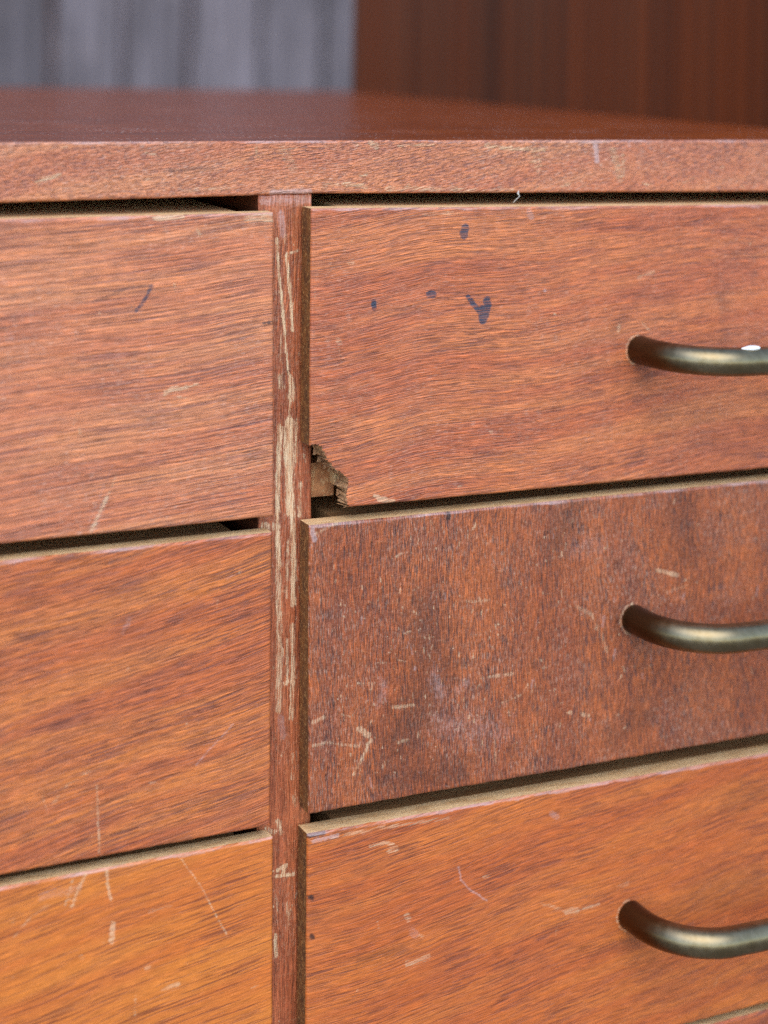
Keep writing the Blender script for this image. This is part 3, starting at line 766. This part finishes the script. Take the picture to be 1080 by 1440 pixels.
for n, key in enumerate(DR):
    tl, tr, bl, br = DR[key]
    left = key[0] == 'L'; row = int(key[1])
    rs = random.Random(100 + n)
    ms = list(MARKS.get(key, []))
    x0, x1 = (-118, tr[0]) if left else (tl[0], 245)
    if row <= 3:
        cnt = {'L1': 40, 'L2': 26, 'L3': 34, 'R1': 50, 'R2': 200, 'R3': 50}[key]
        ms += random_marks(rs, cnt, x0, x1, bl[1], tl[1], 0.15, 0.5, 4, 0.5, 'r')
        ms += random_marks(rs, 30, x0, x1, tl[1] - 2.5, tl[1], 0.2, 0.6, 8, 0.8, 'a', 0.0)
        if key == 'R2':
            ms += random_marks(rs, 320, 18, 130, -235, -140, 0.4, 0.9, 2.5, 0.5, 'r', 1.4)
            ms += random_marks(rs, 60, 12, 200, -245, -140, 0.4, 0.9, 5, 0.7, 'r', 0.1)
            ms += random_marks(rs, 120, 18, 235, -245, -140, 0.3, 0.6, 5, 1.2, 'a', 1.5)
        if not left:
            hx, hz = {1: (163.0, -71.9), 2: (162.2, -188.9), 3: (162.6, -317.6)}[row]
            ms += [('r', 0.9, 0.75, [(hx + 6.9 * math.cos(a), hz + 6.9 * math.sin(a)) for a in np.linspace(1.7, 4.4, 8)])]
    yf = -8.0 if left else -11.2
    if not left: tl, bl = (tl[0] - 0.7, tl[1] + 0.2), (bl[0] - 0.7, bl[1] + 0.4)
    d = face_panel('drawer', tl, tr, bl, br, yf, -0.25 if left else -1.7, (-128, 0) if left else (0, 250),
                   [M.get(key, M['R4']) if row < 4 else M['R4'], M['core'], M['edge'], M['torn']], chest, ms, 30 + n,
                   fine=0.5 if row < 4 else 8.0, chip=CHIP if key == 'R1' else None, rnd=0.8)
    if key in LAB: d['label'] = LAB[key]
    # the drawer box behind the front
    if left: bx0, bx1 = tl[0] + 22, tr[0] - 11.5
    else:    bx0, bx1 = tl[0] + 17, tr[0] - 22
    zt_ = tl[1] - 1.2; zt2 = tr[1] - 0.5
    drop = 0.3 if row == 1 else 1.8
    b = box('drawer_box', bx0, bx1, 0.3, 470, bl[1] + 6, min(tl[1], tr[1]) - drop, M['core'] if row == 1 else M['ply'], None, bev=0.4)
    f = (tr[1] - tl[1]) / (tr[0] - tl[0])
    for v in b.data.vertices:
        if v.co.z > 0: v.co.z += ((v.co.x / MM + (bx0 + bx1) / 2 - tl[0]) * f + tl[1] - min(tl[1], tr[1])) * MM
    local(b, d)
    if key == 'R1':
        k = box('corner_block', 9.0, 25.5, 5.0, 26, -125.2, -111.5, M['block'], None, bev=0.6, jig=0.6, seed=4); local(k, d)
    if key == 'R1':
        for (sx, sz, dx, dz, w) in ((13.4, -103.2, -1.6, -2.6, 1.5), (15.4, -107.4, -1.9, -1.4, 1.2), (20.4, -111.6, -2.4, -1.6, 1.6), (23.9, -116.4, -1.5, -2.4, 1.3), (23.5, -121.0, -1.2, -2.2, 1.0), (17.6, -109.6, -1.2, -2.2, 0.9)):
            n_ = Vector((-dz, dx)).normalized() * w
            vs = []
            for y in (-4.6, -3.6):
                vs += [(sx + n_.x, y, sz + n_.y), (sx - n_.x, y, sz - n_.y), (sx + dx - 0.2 * n_.x, y - 0.4, sz + dz - 0.2 * n_.y), (sx + dx * 0.8 + 0.3 * n_.x, y - 0.2, sz + dz * 0.8 + 0.3 * n_.y)]
            me = bpy.data.meshes.new('splinter')
            me.from_pydata([((a_ - sx) * MM, (b_ + 4.1) * MM, (c_ - sz) * MM) for a_, b_, c_ in vs], [], [(0, 1, 2, 3), (7, 6, 5, 4), (0, 4, 5, 1), (1, 5, 6, 2), (2, 6, 7, 3), (3, 7, 4, 0)])
            me.materials.append(M['torn'])
            sp = link(bpy.data.objects.new('splinter', me)); sp.location = (sx * MM, -4.1 * MM, sz * MM + H); local(sp, d)
    hz = {1: -71.9, 2: -188.9, 3: -317.6, 4: -441}[row]
    hx = {1: 163.0, 2: 162.2, 3: 162.6, 4: 163}[row] if not left else {1: -290, 2: -289, 3: -288, 4: -288}[row]
    ho = link(bpy.data.objects.new('handle', HM)); ho.location = (hx * MM, yf * MM, hz * MM + H); ho.rotation_euler = (0, 0.035 if not left else 0.0, 0); local(ho, d)
    if key == 'R1':
        import bmesh
        bm = bmesh.new(); bmesh.ops.create_icosphere(bm, subdivisions=3, radius=1.0)
        for v in bm.verts:
            s_ = 1 - 0.45 * max(0, -v.co.x)
            v.co = Vector((v.co.x * 5.0, v.co.y * 2.3 * s_, v.co.z * 1.2 * s_)) * MM
        me = bpy.data.meshes.new('paint_spot'); bm.to_mesh(me); bm.free(); me.materials.append(M['white'])
        for p_ in me.polygons: p_.use_smooth = True
        ps = link(bpy.data.objects.new('paint_spot', me)); ps.location = (0.1940, -0.0486, H - 0.0671); local(ps, d)
        ps['label'] = 'white paint spot on the handle'

# a wisp of dust caught under the tabletop edge
pts = [(107, -1.5, -1.8), (106.2, -1.9, -3.2), (106.9, -2.3, -4.4), (105.6, -2.0, -5.6), (104.6, -1.8, -6.6), (103.8, -1.5, -7.4)]
lint = link(bpy.data.objects.new('dust_fluff', tube('dust_fluff', [(a * MM, b * MM, c * MM) for a, b, c in pts], [0.08 * MM, 0.38 * MM, 0.12 * MM, 0.14 * MM, 0.1 * MM, 0.06 * MM], M['dust'], 8)))
lint.location = (0, 0, H)
tag(lint, 'tiny pale wisp of dust hanging below the tabletop edge', 'dust')
